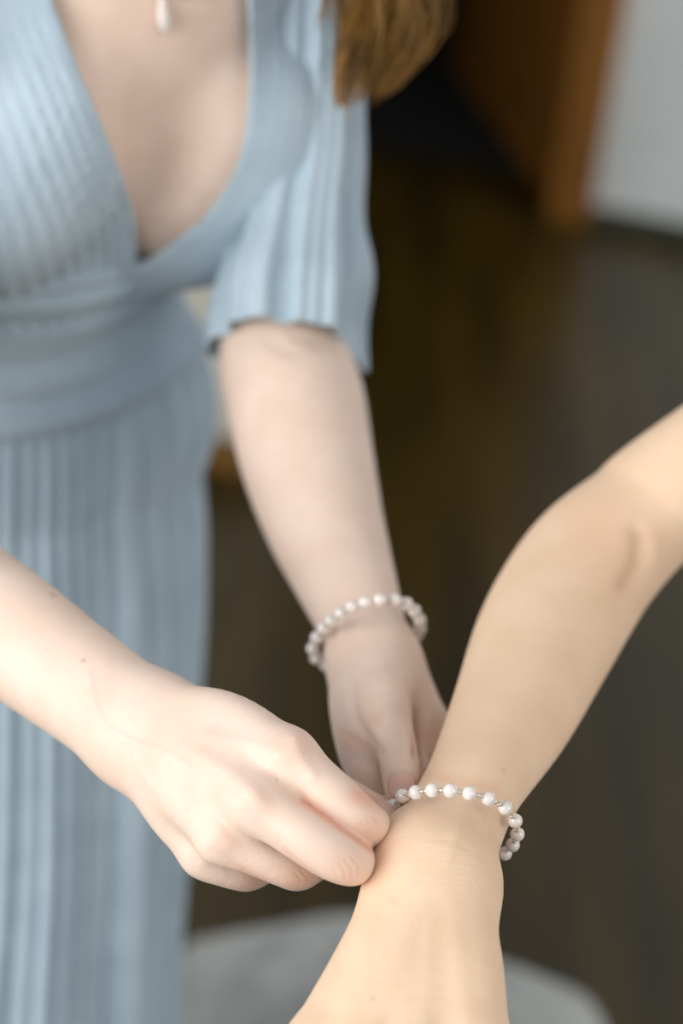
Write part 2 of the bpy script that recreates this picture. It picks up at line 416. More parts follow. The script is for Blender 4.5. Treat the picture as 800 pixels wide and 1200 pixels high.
# ------------------------------------------------------------------ BRIDE'S ARM (tan, wearing the gold beaded bracelet)
def mir(p): return p
B_sh = P(800, 566, 1.075)+np.array([0.215, 0.055, 0.17])
bride_arm = Chain([(B_sh, .046), (P(800, 566, 1.075)*.45+B_sh*.55, .041), C4(800, 567, 1.075, 75), C4(750, 607, 1.075, 73), C4(700, 653, 1.065, 80),
                   C4(668, 697, 1.05, 83), C4(636, 755, 1.022, 82), C4(599, 838, .975, 72, 1.05), C4(554.5, 921, .925, 58.5, 1.22), C4(524, 983, .903, 62, 1.3), C4(510, 1034, .885, 64, 1.35)], NV)
bn = [0.0, 0.0, 0]
fg = {}
def hand_b():
    base = (P(511, 1030, .885), RP(66, .885), 1.35)
    mc = [Chain([(P(528, 1045, .88), RP(42, .88), 1.35), C4(541, 1120, .86, 47, 1.4), C4(556, 1225, .835, 42, 1.25)], NV),
          Chain([(P(515, 1040, .88), RP(52, .88), 1.5), C4(497, 1130, .858, 52, 1.5), C4(490, 1248, .828, 40, 1.2)], NV),
          Chain([(P(498, 1040, .88), RP(50, .88), 1.4), C4(460, 1130, .86, 50, 1.4), C4(424, 1244, .832, 38, 1.2)], NV),
          Chain([(P(485, 1035, .885), RP(40, .88), 1.4), C4(435, 1125, .87, 42, 1.35), C4(368, 1228, .845, 36, 1.2)], NV)]
    th = Chain([C4(540, 1085, .885, 30), C4(553, 1160, .875, 35), C4(572, 1235, .87, 31), C4(592, 1330, .865, 28), C4(606, 1395, .862, 24), C4(612, 1425, .862, 19)])
    fi = [Chain([C4(553, 1225, .835, 34), C4(562, 1310, .822, 30), C4(568, 1375, .818, 28), C4(572, 1440, .825, 26), C4(574, 1485, .835, 24), C4(575, 1520, .845, 19)]),
          Chain([C4(490, 1248, .828, 34), C4(490, 1340, .81, 31), C4(489, 1412, .805, 29), C4(490, 1480, .812, 27), C4(491, 1530, .823, 25), C4(492, 1566, .835, 19)]),
          Chain([C4(424, 1244, .832, 33), C4(415, 1330, .815, 30), C4(409, 1398, .81, 28), C4(406, 1465, .818, 26), C4(405, 1510, .828, 24), C4(405, 1545, .84, 18)]),
          Chain([C4(368, 1228, .845, 30), C4(348, 1300, .832, 27), C4(336, 1355, .828, 25), C4(329, 1402, .834, 23), C4(326, 1432, .842, 21), C4(325, 1460, .85, 16)])]
    return mc, th, fi
bmc, bth, bfi = hand_b()
ulna = ellips(P(482, 985, .893), (.012, .012, .012))
def f_bride(p):
    d = bride_arm(p); pal = bmc[0](p)
    for c in bmc[1:]: pal = smin(pal, c(p), .012)
    d = smin(d, pal, .022); d = smin(d, ulna(p), .012)
    out = smin(d, bth(p), .010)
    for c in bfi: out = np.minimum(out, smin(d, c(p), .010))
    return out

# ------------------------------------------------------------------ BRIDESMAID'S ARMS
# torso frame: x to her left, y to her front, z up
YAW = math.radians(34); TL = np.array([math.cos(YAW), math.sin(YAW), 0]); TF = np.array([math.sin(YAW), -math.cos(YAW), 0])
T0 = P(0, 430, 1.36); T0[2] = 0
WAIST = 1.03
def lean(z):
    t = np.clip(z-WAIST, -.1, 1.0)
    return .20*np.maximum(t, 0), .24*np.maximum(t, 0)      # forward, to her left
def t2w(x, y, z):
    fy, fx = lean(np.float64(z)); return T0+TL*(x+fx)+TF*(y+fy)+Z3*z
def w2t(p):
    q = p-T0.astype(np.float32); z = p[:, 2]; fy, fx = lean(z)
    return np.stack([q@TL.astype(np.float32)-fx, q@TF.astype(np.float32)-fy, z], -1).astype(np.float32)
SHL = t2w(.128, -.015, 1.335); SHR = t2w(-.160, -.025, 1.335)
EL = P(338, 385, 1.235); ER = P(-225, 572, 1.11)
arm_l = Chain([(SHL, .042), (P(362, 90, 1.228), .031), (P(345, 290, 1.245), RP(64, 1.25)), C4(334, 410, 1.23, 77), C4(347, 475, 1.205, 81), C4(360, 540, 1.175, 78), C4(379, 610, 1.14, 70), C4(401, 670, 1.105, 60.5, 1.1),
               C4(421, 722, 1.072, 52, 1.2), C4(437, 768, 1.048, 45, 1.25)], NV)
arm_r = Chain([(SHR, .046), (SHR*.5+ER*.5, .043), (ER, .041), C4(-80, 676, 1.045, 77, 1.05), C4(0, 732, 1.0, 73, 1.1), C4(60, 777, .975, 70, 1.15), C4(120, 821, .95, 67.5, 1.22), C4(158, 851, .935, 68, 1.3)], NV)
# right hand (seen from its back, pinching the clasp)
rmc = [Chain([C4(177, 838, .935, 36, 1.3), C4(258, 854, .908, 45, 1.35), C4(337, 886, .882, 31)], NV),
       Chain([C4(165, 855, .935, 40, 1.4), C4(240, 898, .897, 44, 1.4), C4(300, 940, .873, 31)], NV),
       Chain([C4(160, 868, .935, 38, 1.4), C4(218, 922, .902, 42, 1.4), C4(262, 981, .883, 28)], NV),
       Chain([C4(160, 868, .937, 32, 1.3), C4(203, 942, .915, 37, 1.35), C4(240, 1000, .903, 25)], NV)]
rth = Chain([C4(208, 842, .95, 40), C4(262, 862, .945, 42), C4(322, 880, .935, 33), C4(378, 918, .925, 24), C4(420, 940, .92, 20), C4(441, 945, .917, 14)])
rfi = [Chain([C4(337, 887, .882, 31), C4(384, 926, .876, 28), C4(411, 950, .876, 26.5), C4(430, 966, .882, 25), C4(440, 969, .897, 22.5), C4(450, 957, .915, 20), C4(452, 948, .923, 16)]),
       Chain([C4(300, 942, .873, 32), C4(350, 975, .866, 31.5), C4(383, 997, .866, 31), C4(408, 1009, .872, 29), C4(418, 1009, .888, 25), C4(430, 995, .908, 22), C4(440, 980, .92, 17)]),
       Chain([C4(262, 981, .883, 30), C4(305, 1001, .884, 27), C4(335, 1013, .889, 27), C4(349, 1018, .897, 26), C4(362, 1014, .912, 23), C4(385, 1003, .93, 20), C4(402, 993, .938, 16)]),
       Chain([C4(240, 1000, .903, 26), C4(262, 1012, .905, 26), C4(282, 1019, .910, 25), C4(292, 1021, .918, 23), C4(306, 1016, .932, 21), C4(325, 1006, .945, 18), C4(340, 1000, .95, 15)])]
# left hand (palm up under the bracelet, thumb on top)
lmc = [Chain([C4(450, 778, 1.045, 34, 1.3), C4(480, 812, 1.04, 30, 1.3), C4(502, 850, 1.03, 22)], NV),
       Chain([C4(440, 780, 1.045, 42, 1.4), C4(455, 835, 1.02, 44, 1.4), C4(472, 905, .985, 26)], NV),
       Chain([C4(433, 780, 1.045, 42, 1.4), C4(437, 840, 1.015, 42, 1.3), C4(447, 905, .975, 27)], NV),
       Chain([C4(430, 775, 1.045, 34, 1.3), C4(423, 825, 1.02, 32, 1.2), C4(425, 878, .985, 29), C4(440, 915, .96, 24)], NV)]
lth = Chain([C4(450, 780, 1.03, 29), C4(448, 820, .990, 33), C4(456, 852, .962, 28), C4(465, 880, .942, 24), C4(469, 906, .928, 23), C4(470, 926, .922, 20), C4(470, 938, .92, 14)])
lfi = [Chain([C4(502, 850, 1.03, 22), C4(513, 890, 1.01, 21), C4(515, 930, .985, 20), C4(505, 950, .96, 19), C4(488, 955, .95, 18)]),
       Chain([C4(472, 905, .985, 24), C4(478, 945, .968, 21), C4(480, 965, .955, 19), C4(472, 975, .945, 17)]),
       Chain([C4(447, 905, .975, 24), C4(450, 940, .96, 21), C4(455, 962, .95, 19), C4(455, 972, .945, 16)]),
       Chain([C4(436, 915, .96, 24), C4(438, 938, .955, 20), C4(436, 952, .95, 17)])]
web_r = Chain([C4(322, 915, .888, 22), C4(350, 937, .886, 17), C4(362, 946, .888, 12)])
web_l = Chain([C4(478, 812, 1.02, 18), C4(470, 850, 1.0, 14)])
def hand(d, mcs, thb, fis, p, kp=.011, kf=.008, kt=.016, kw=.016):
    pal = mcs[0](p)
    for c in mcs[1:]: pal = smin(pal, c(p), kp)
    d = smin(d, pal, kw)
    out = smin(d, thb(p), kt)
    u = fis[0](p)
    for c in fis[1:]: u = smin(u, c(p), .0028)
    return np.minimum(out, smin(d, u, kf))
def f_arm_l(p):
    return np.minimum(hand(arm_l(p), lmc, lth, lfi, p), smin(arm_l(p), web_l(p), .01))
def f_arm_r(p): return smin(hand(arm_r(p), rmc, rth, rfi, p), web_r(p), .004)

# torso
tel = [((0, -.01, .93), (.148, .108, .13)), ((0, -.005, 1.03), (.092, .074, .12)), ((0, 0, 1.13), (.096, .082, .11)), ((0, -.005, 1.23), (.130, .098, .12)), ((0, -.015, 1.31), (.130, .078, .07))]
tE = [ellips(c, r) for c, r in tel]
br = [ellips((-.070, .072, 1.165), (.060, .058, .074)), ellips((.074, .072, 1.152), (.064, .060, .078))]
neck = Chain([((0, -.02, 1.34), .062), ((0, -.01, 1.40), .052), ((0, 0, 1.46), .05), ((0, .01, 1.5), .052)])
shl_t = Chain([((-.160, -.025, 1.335), .044), ((-.06, -.02, 1.365), .043), ((.06, -.02, 1.365), .043), ((.130, -.015, 1.335), .043)])
def torso_t(q, bust=True):
    d = tE[0](q)
    for e in tE[1:]: d = smin(d, e(q), .06)
    d = smin(d, shl_t(q), .05)
    if bust:
        b = smin(br[0](q), br[1](q), .012)
        d = smin(d, b, .022)
    return d
head = ellips((0, .025, 1.575), (.070, .088, .105)); jaw = ellips((0, .055, 1.515), (.048, .05, .045))
def head_t(q):
    """head with brow, nose, lips, chin, eye hollows and ears"""
    d = smin(head(q), jaw(q), .04)
    qa = q.copy(); qa[:, 0] = np.abs(qa[:, 0])
    d = smin(d, ellips((0, .118, 1.545), (.011, .018, .02))(q), .014)      # nose
    d = smin(d, ellips((0, .108, 1.57), (.008, .010, .03))(q), .012)
    d = smin(d, ellips((0, .102, 1.512), (.022, .009, .007))(q), .006)      # lips
    d = smin(d, ellips((0, .098, 1.478), (.016, .014, .014))(q), .02)      # chin
    e = ellips((.031, .112, 1.578), (.017, .016, .011))(qa); d = -smin(-d, e, .012)
    d = smin(d, ellips((.031, .094, 1.578), (.0125, .0125, .0125))(qa), .002)    # eyes
    d = smin(d, ellips((.073, .012, 1.56), (.008, .017, .03))(qa), .006)         # ears
    return d
def f_torso(p):
    q = w2t(p); return np.minimum(smin(smin(torso_t(q), neck(q), .03), head_t(q), .02), 9)
def bounds(chs, pad=.07):
    A = np.vstack([c.a[:, :3] for c in chs]); return A.min(0)-pad, A.max(0)+pad
def join(parts):
    V, Q, T, n = [], [], [], 0
    for v, q, t in parts: V.append(v); Q.append(q+n); T.append(t); n += len(v)
    return np.vstack(V), np.vstack(Q), np.vstack(T)

# --- relief (creases, tendons, veins), pigment and painted shade on the hands
R1 = (.80, .93); R1w = (.80, 1.1)
marks_r = [([(430, 962), (436, 970), (437, 980)], 1.6, -0.28, R1), ([(424, 966), (430, 975), (430, 986)], 1.6, -0.28, R1), ([(438, 958), (443, 966), (444, 976)], 1.6, -0.22, R1), ([(418, 971), (423, 979)], 1.5, -0.19, R1),
           ([(404, 1008), (412, 1018), (412, 1031)], 1.6, -0.30, R1), ([(398, 1012), (404, 1022), (404, 1033)], 1.6, -0.28, R1), ([(412, 1005), (420, 1014), (421, 1027)], 1.6, -0.28, R1), ([(391, 1017), (396, 1028)], 1.5, -0.19, R1),
           ([(345, 1022), (352, 1030), (351, 1038)], 1.5, -.25, R1), ([(352, 1020), (359, 1028), (359, 1036)], 1.5, -.22, R1),
           ([(240, 862), (290, 872), (335, 885)], 10, .7, R1w), ([(232, 885), (268, 906), (300, 934)], 10, .75, R1w), ([(215, 905), (238, 940), (258, 970)], 10, .65, R1w),
           ([(345, 868), (352, 890), (365, 908)], 9, 1.2, R1w), ([(296, 932), (306, 944)], 12, 1.1, R1w), ([(258, 976), (266, 986)], 11, 1.0, R1w), ([(228, 1000), (238, 1008)], 10, .9, R1w),
           ([(322, 905), (338, 925), (352, 935)], 9, -.7, R1w), ([(285, 955), (310, 975), (325, 988)], 9, -.6, R1w), ([(250, 1000), (270, 1012)], 7, -.8, R1w),
           ([(105, 790), (110, 825), (125, 850), (150, 868), (190, 880), (225, 900)], 4, .45, R1w), ([(150, 868), (165, 905), (185, 930)], 3.5, .3, R1w)]
tint_r = [(0, [(432, 972)], 20, .4, R1), (0, [(408, 1018)], 24, .35, R1), (0, [(350, 1030)], 20, .35, R1), (0, [(296, 1034)], 18, .3, R1),
          (0, [(350, 880)], 20, .22, R1w), (0, [(304, 940)], 18, .28, R1w), (0, [(262, 982)], 16, .25, R1w), (0, [(356, 940), (436, 997)], 4, .9, R1w), (0, [(331, 994), (374, 1028)], 4, .4, R1w), (0, [(276, 1014), (314, 1034)], 4, .4, R1w), (0, [(420, 932), (448, 942)], 14, .6, R1w),  # knuckles are pigment; finger grooves and thumb tip are shade put into the tint
          (1, [(105, 790), (125, 850), (190, 880)], 4, .22, R1w), (2, [(98, 774)], 1.7, .9, (.8, 1.2)), (2, [(62, 697)], 3.5, .45, (.8, 1.2)), (2, [(55, 761)], 1.6, .4, (.8, 1.2)), (2, [(219, 948)], 1.2, .4, R1w)]
R2 = (.88, 1.1)
marks_l = [([(398, 858), (418, 868), (440, 884)], 3, -.7, R2), ([(402, 880), (422, 892), (436, 898)], 3, -.5, R2), ([(412, 800), (416, 840), (436, 870), (446, 880)], 5, -1.2, R2),
           ([(455, 922), (458, 910), (468, 905), (478, 909), (481, 922)], 3, -.7, (.88, .94)), ([(450, 880), (466, 884), (486, 880)], 3, -.4, R2), ([(488, 822), (489, 850), (490, 885)], 6, -2.5, R2), ([(405, 775), (440, 788), (470, 782)], 2.5, -.5, R2), ([(318, 400), (345, 412), (378, 402)], 10, -1.1, (1.1, 1.4)), ([(345, 394), (368, 398)], 7, -1.0, (1.1, 1.4))]
tint_l = [(0, [(400, 862), (436, 880)], 8, .35, R2), (0, [(441, 842)], 9, .35, R2), (2, [(468, 830), (468, 905)], 18, .25, R2), (0, [(505, 860), (505, 900)], 12, .4, R2), (0, [(420, 905), (430, 925)], 14, .25, R2), (2, [(489, 830), (489, 880)], 6, .7, R2)]  # brown on the thumb and the gap beside it is painted shade
R3 = (.75, 1.15)
wr = []
rr = np.random.RandomState(2)
for i in range(9):
    y = 985+i*6.2; x0 = 478+rr.rand()*14; x1 = 545+rr.rand()*22
    wr.append(([(x0, y+4+rr.rand()*2), ((x0+x1)/2, y-1), (x1, y+3+rr.rand()*3)], 1.7, -.10, R3))
marks_b = wr+[([(530, 1060), (536, 1120), (548, 1200)], 12, .5, R3), ([(505, 1070), (500, 1130), (494, 1210)], 12, .5, R3), ([(480, 1075), (458, 1140), (436, 1210)], 12, .45, R3), ([(458, 1060), (420, 1130), (388, 1200)], 7, .5, R3),
              ([(746, 622), (748, 640), (744, 662), (730, 690)], 11, -1.8, (.95, 1.2)), ([(764, 640), (766, 660)], 15, 1.4, (.95, 1.2)), ([(560, 900), (540, 960), (524, 1010)], 8, .35, R3)]
tint_b = [(1, [(500, 1062), (486, 1100), (482, 1200)], 9, .14, R3), (1, [(440, 1080), (430, 1130)], 8, .22, R3), (0, [(700, 620), (730, 650)], 40, .16, R3), (2, [(746, 630), (744, 660), (730, 685)], 9, .28, R3),  # brown along the elbow crease is shade put into the skin colour
          (2, [(590, 904)], 1.5, .7, R3), (2, [(437, 1171)], 1.5, .4, R3), (0, [(455, 990), (440, 1030)], 10, .25, R3), (0, [(490, 905), (530, 915), (580, 925)], 7, .3, R3)]

# --- bridesmaid body mesh
HR = 0.0011
lo, hi = bounds([arm_r]+rmc+rfi+[rth]); v1, q1 = surface_net(f_arm_r, lo, hi, HR*1.25); v1, q1 = refine(v1, q1, f_arm_r, (325, 905, 462, 1048, .8, .93)); v1, t1 = relief(v1, q1, marks_r, tint_r)
lo, hi = bounds([arm_l]+lmc+lfi+[lth]); v2, q2 = surface_net(f_arm_l, lo, hi, HR*1.9); v2, t2 = relief(v2, q2, marks_l, tint_l)
tc = t2w(0, 0, 1.2)
v3, q3 = surface_net(f_torso, tc-np.array([.36, .36, .42]), tc+np.array([.42, .36, .56]), .0045)
t3 = np.zeros((len(v3), 4)); t3[:, 3] = 1
# legs under the dress
leg = [Chain([(t2w(s*.07, -.01, .92), .062), (t2w(s*.075, 0, .7), .06), (t2w(s*.085, .0, .48), .05), (t2w(s*.085, -.015, .33), .048), (t2w(s*.085, -.01, .09), .03), (t2w(s*.085, .03, .04), .03), (t2w(s*.085, .13, .022), .022)]) for s in (-1, 1)]
def f_leg(p): return np.minimum(leg[0](p), leg[1](p))
lo, hi = bounds(leg); lo[2] = -.02
v4, q4 = surface_net(f_leg, lo, hi, .006); t4 = np.zeros((len(v4), 4)); t4[:, 3] = 1
V, Q, T = join([(v1, q1, t1), (v2, q2, t2), (v3, q3, t3), (v4, q4, t4)])
maid = empty('person', (T0[0], T0[1], 0)); tag(maid, 'person in a pleated dusty blue dress fastening a bracelet on the other wrist', 'person')
body = mesh_obj('body', V, Q, M_SK1, maid); set_tint(body, T)

# --- bride body mesh (arm in view; the rest of her stands outside the frame)
lo, hi = bounds([bride_arm]+bmc+bfi+[bth]); v5, q5 = surface_net(f_bride, lo, hi, HR*1.5, smooth=4); v5, q5 = refine(v5, q5, f_bride, (450, 966, 605, 1060, .8, .93)); v5, t5 = relief(v5, q5, marks_b, tint_b)
bys = math.radians(0); BF = np.array([-.45, -.89, 0]); BF /= np.linalg.norm(BF); BL = np.array([-BF[1], BF[0], 0.0])
BS = B_sh.copy(); B0 = BS-BL*(-.158)-BF*(-.01); bz = BS[2]-1.345; B0[2] = 0
def w2b(p):
    q = p-B0.astype(np.float32); return np.stack([q@BL.astype(np.float32), q@BF.astype(np.float32), p[:, 2]-np.float32(bz)], -1).astype(np.float32)
larm = Chain([((.158, -.01, 1.345), .046), ((.20, -.03, 1.2), .042), ((.215, -.02, 1.08), .038), ((.22, .03, .95), .036), ((.215, .07, .84), .025), ((.213, .09, .79), .027, 1.3), ((.212, .10, .745), .028, 1.5)], (1, 0, 0))
lfing = [Chain([((.212, .10+dy, .735), .0105), ((.212-.004, .10+dy*1.15+.004, .735-L*.5), .009), ((.212-.014, .10+dy*1.15+.004, .735-L), .007)], sub=3) for dy, L in ((-.028, .062), (-.009, .078), (.010, .085), (.029, .078))]
lfing.append(Chain([((.208, .115, .785), .012), ((.198, .15, .76), .011), ((.192, .162, .725), .009), ((.188, .165, .70), .0075)], sub=3))
def f_bt(p):
    q = w2b(p); d = smin(smin(torso_t(q), neck(q), .03), head_t(q), .02); d = smin(d, larm(q), .02); o_ = d
    for c in lfing: o_ = np.minimum(o_, smin(d, c(q), .007))
    return o_
bc = B0+Z3*1.2
v6, q6 = surface_net(f_bt, bc-np.array([.36, .36, .66]), bc+np.array([.36, .36, .56]), .006); t6 = np.zeros((len(v6), 4)); t6[:, 3] = 1
V, Q, T = join([(v5, q5, t5), (v6, q6, t6)])
bride = empty('person', (B0[0], B0[1], 0)); tag(bride, 'person at the right edge holding out a bare tanned arm to receive a bracelet', 'person')
bbody = mesh_obj('body', V, Q, M_SK2, bride); set_tint(bbody, T)

# --- faces (above the frame): brows, lashes, lips
M_BROW = mat('brow_hair', (96, 66, 34), .6); M_LASH = mat('lash', (40, 28, 20), .6); M_LIP = mat('lip', (196, 118, 106), .35)
def face(to, par):
    def hit(x, z, off=.0008):
        y = .2
        for _ in range(160):
            dd = float(head_t(np.array([[x, y, z]], np.float32))[0])-off
            if dd < 1e-4: break
            y -= dd*.7
        return to(x, y, z)
    for s_ in (-1, 1):
        v, f = tube([hit(s_*(.014+.034*t), 1.596+.007*math.sin(t*2.4)) for t in np.linspace(0, 1, 9)], [.0008, .0018, .0022, .0022, .002, .0018, .0015, .001, .0006], 6); mesh_obj('eyebrow', v, f, M_BROW, par)
        v, f = tube([hit(s_*(.018+.027*t), 1.576-.006*math.sin(t*3.14)) for t in np.linspace(0, 1, 9)], .0009, 6); mesh_obj('eyelashes', v, f, M_LASH, par)
    for dz, r_ in ((.0032, .0026), (-.0034, .0034)):
        v, f = tube([hit(-.021+.042*t, 1.512+dz*math.sin(t*3.14), 0) for t in np.linspace(0, 1, 11)], r_*np.sin(np.linspace(.15, 2.99, 11))**.7, 8); mesh_obj('lip', v, f, M_LIP, par)
face(t2w, body); face(lambda x, y, z: B0+BL*x+BF*y+Z3*(z+bz), bbody)

# --- nails
def nail(c, along, up, L, Wd, m, parent):
    along = np.asarray(along); along /= np.linalg.norm(along); up = up-along*(up@along); up /= np.linalg.norm(up); sd = np.cross(along, up)
    V = []; n = 11
    for i in range(n):
        for j in range(n):
            u = (i/(n-1)*2-1); w = (j/(n-1)*2-1)
            e = math.sqrt(max(0, 1-abs(u)**3.2)); x = w*e
            V.append(c+along*u*L/2+sd*x*Wd/2+up*(.0012-.30*(x*Wd/2)**2/(Wd/2)-.06*(u*L/2)**2/(L/2)))
    V = np.array(V); Fc = [(i*n+j, i*n+j+1, (i+1)*n+j+1, (i+1)*n+j) for i in range(n-1) for j in range(n-1)]
    o = mesh_obj('fingernail', V, Fc, m, parent); s = o.modifiers.new('thick', 'SOLIDIFY'); s.thickness = .0006; s.offset = 0
    return o
def nail_on(ch, f, m, par, upv, back=.010, wd=.011, L=.012):
    a = ch.a; tip = a[-1, :3].astype(float); al = tip-a[-4, :3]; al = al/np.linalg.norm(al)
    up = np.asarray(upv, float); up = up-al*(up@al); up /= np.linalg.norm(up); c = tip-al*back*.5
    t = 0.0
    for _ in range(40):
        dd = float(f((c+up*t)[None].astype(np.float32))[0]); t -= dd
        if abs(dd) < 1e-5: break
    if 'DBG' in globals(): print('nail', proj((c+up*t)[None])[0], t, dd)
    return nail(c+up*(t-.0004), al, up, L, wd, m, par)
nail_on(lth, f_arm_l, M_NAIL, body, NV*.9+CU*.25, back=.010, wd=.0125, L=.0125)
for c in bfi+[bth]: nail_on(c, f_bride, M_NAIL2, bbody, NV+CU*-.2)

# ------------------------------------------------------------------ BRACELETS
def ring_fit(pts3, f, rr_, n_out=1):
    """push ring points off the skin"""
    p = np.array(pts3)
    for _ in range(12):
        d = f(p.astype(np.float32)).astype(float); e = 1e-3
        g = np.stack([f((p+np.eye(3)[a]*e).astype(np.float32))-f((p-np.eye(3)[a]*e).astype(np.float32)) for a in range(3)], -1)/(2*e)
        g /= np.linalg.norm(g, axis=1)[:, None]+1e-9
        p = p+g*np.maximum(rr_-d, 0)[:, None]
    return p
def uv_sphere(c, r, seg=24, rings=14, sq=1.0, axis=None):
    V = [(0, 0, 1)]; Fc = []
    for i in range(1, rings):
        a = math.pi*i/rings
        for j in range(seg): b = 2*math.pi*j/seg; V.append((math.sin(a)*math.cos(b), math.sin(a)*math.sin(b), math.cos(a)))
    V.append((0, 0, -1)); V = np.array(V)*r
    for j in range(seg): Fc.append((0, 1+j, 1+(j+1) % seg)); Fc.append((len(V)-1, 1+(rings-2)*seg+(j+1) % seg, 1+(rings-2)*seg+j))
    for i in range(rings-2):
        for j in range(seg): a = 1+i*seg+j; b = 1+i*seg+(j+1) % seg; Fc.append((a, a+seg, b+seg, b))
    return V, Fc
def bracelet(name, px_pts, r_pearl, f, label, beads, mcat='bracelet', closed=True, r_bead=.0011, strict=None):
    base = np.array([P(*q) for q in px_pts]); base = ring_fit(base, f, r_pearl*.97)
    root = empty(name, base.mean(0)); tag(root, label, mcat)
    V, Fc = uv_sphere(None, r_pearl); me = bpy.data.meshes.new('pearl'); me.from_pydata(V.tolist(), [], Fc); me.materials.append(M_PEARL)
    me.polygons.foreach_set('use_smooth', [True]*len(me.polygons))
    V, Fc = uv_sphere(None, r_bead, 14, 8); mb = bpy.data.meshes.new('bead'); mb.from_pydata(V.tolist(), [], Fc); mb.materials.append(M_BEADS)
    mb.polygons.foreach_set('use_smooth', [True]*len(mb.polygons))
    loc0 = Vector(root.location)
    n = len(base)
    for i, p in enumerate(base):
        o = bpy.data.objects.new('pearl', me); COL.objects.link(o); o.parent = root; o.location = Vector(p)-loc0
        if beads and (closed or i < n-1):
            q = base[(i+1) % n]; L = np.linalg.norm(q-p); t = (q-p)/L
            gap = L-2*r_pearl
            if gap > .0006:
                k = 2 if gap > .0028 else 1
                for j in range(k):
                    c = p+t*(r_pearl+gap*(.5+(j-.5)*(k-1)*.5))
                    o = bpy.data.objects.new('spacer_bead', mb); COL.objects.link(o); o.parent = root; o.location = Vector(c)-loc0
    pts = np.vstack([base, base[:1]]) if closed else base
    v, fc = tube(cat_rom(pts, 4), .0005, 6); mesh_obj('cord', v, fc, M_CORD, root)
    return root, base
# ring 1: front arc as seen, the rest closes round behind the wrist
front1 = [(461, 944, .913), (472, 934, .899), (487, 928.6, .886), (506.5, 926, .877), (527.7, 926.5, .873), (550, 929.6, .873), (572, 935.5, .877), (592, 946.5, .886), (603.6, 962, .899), (606, 977.5, .915), (600.5, 990, .930), (591.5, 1000, .941)]
back1 = [(573, 1003, .950), (551, 1002, .955), (529, 998, .956), (508, 991, .954), (489, 980, .948), (473, 966, .938), (462, 954, .926)]
brac1, b1 = bracelet('pearl_bracelet', front1+back1, .00325, f_bride, 'pearl bracelet with tiny metal spacer beads on the tanned wrist in front', True)
# small gold clasp held in the fingers
cl = P(459, 951, .915)
for k, (dx, dy) in enumerate(((-2, 6), (-8, 13))):
    c = P(459+dx, 951+dy, .912); a = np.linspace(0, 2*math.pi, 17); v, fc = tube([c+CR*.0022*math.cos(t)+CU*.0022*math.sin(t)+FW*.0008*math.sin(t*2+k) for t in a], .0005, 6)
    mesh_obj('clasp_ring', v, fc, M_BEAD, brac1)
front2 = [(382, 779, 1.079), (370.5, 771, 1.069), (366.5, 760, 1.058), (371, 747.5, 1.047), (378.5, 736.5, 1.037), (387.5, 727.5, 1.029), (399, 719, 1.021), (412, 711.5, 1.015), (427.8, 706, 1.012), (445, 703, 1.013), (461.7, 703, 1.019), (476, 707.5, 1.028), (485.5, 716, 1.04), (491.5, 727, 1.053), (491.5, 737, 1.065), (488, 744, 1.075)]
back2 = [(480, 753, 1.086), (466, 763, 1.097), (449, 771, 1.102), (431, 778, 1.102), (413, 782, 1.097), (397, 782, 1.089)]
brac2, b2 = bracelet('pearl_bracelet', front2+back2, .0035, f_arm_l, 'white pearl bracelet on the wrist below the blue sleeve, blurred', True, r_bead=.0012)

# ------------------------------------------------------------------ DRESS
def poly_signed(pt, poly):
    """distance to a top-to-bottom polyline, positive on its right"""
    poly = cat_rom(poly, 5); d = seg_dist2(pt, poly); o_ = np.argsort(poly[:, 1])
    return np.where(pt[:, 0] > np.interp(pt[:, 1], poly[o_, 1], poly[o_, 0]), d, -d)
NL = [(20, -130), (38, -60), (62, 0), (84, 60), (112, 128), (148, 218), (158, 262), (160, 305), (160, 330), (158, 380)]
NR = [(268, -130), (282, -60), (290, 0), (292, 60), (291, 110), (286, 160), (272, 205), (240, 252), (200, 285), (162, 312), (120, 332), (60, 348)]
GX = np.arange(-500, 901, 3.0); GY = np.arange(-500, 760, 3.0)
_g = np.stack(np.meshgrid(GX, GY), -1).reshape(-1, 2)
def _lut(a): return a.reshape(len(GY), len(GX))
_NR = cat_rom(NR, 4); _o = np.argsort(_NR[:, 1])
_dR = seg_dist2(_g, _NR); _sR = np.where(_g[:, 0] < np.interp(_g[:, 1], _NR[_o, 1], _NR[_o, 0]), _dR, -_dR)
L_NL = _lut(poly_signed(_g, NL)); L_NR = _lut(_sR)
def look(L, xy):
    x = np.clip((xy[:, 0]-GX[0])/3, 0, len(GX)-1.001); y = np.clip((xy[:, 1]-GY[0])/3, 0, len(GY)-1.001)
    i = x.astype(int); j = y.astype(int); fx = x-i; fy = y-j
    return (L[j, i]*(1-fx)+L[j, i+1]*fx)*(1-fy)+(L[j+1, i]*(1-fx)+L[j+1, i+1]*fx)*fy
def dress_off(p):
    """pleat relief of the bodice, metres"""
    pr = proj(p.astype(float)); xy = pr[:, :2]; q = w2t(p)
    fr = np.clip((q[:, 1]-.0)/.03, 0, 1)
    u = np.maximum(-look(L_NL, xy), 0)
    lam = 13+u*.035
    w1 = .0017*np.sin(u/lam*2*math.pi+.7*np.sin(xy[:, 1]*.02))*np.clip(u/5, 0, 1)*(.6+.5*np.clip((xy[:, 1])/300, 0, 1))
    s = np.abs(look(L_NR, xy))
    w2 = .0006*np.sin(s/15*2*math.pi)*np.clip(s/4, 0, 1)+.0022*np.exp(-(s/12)**2)
    left = xy[:, 0] < np.interp(xy[:, 1], [-200, 300, 360], [150, 160, 150])
    return (np.where(left, w1, w2)*fr).astype(np.float32)
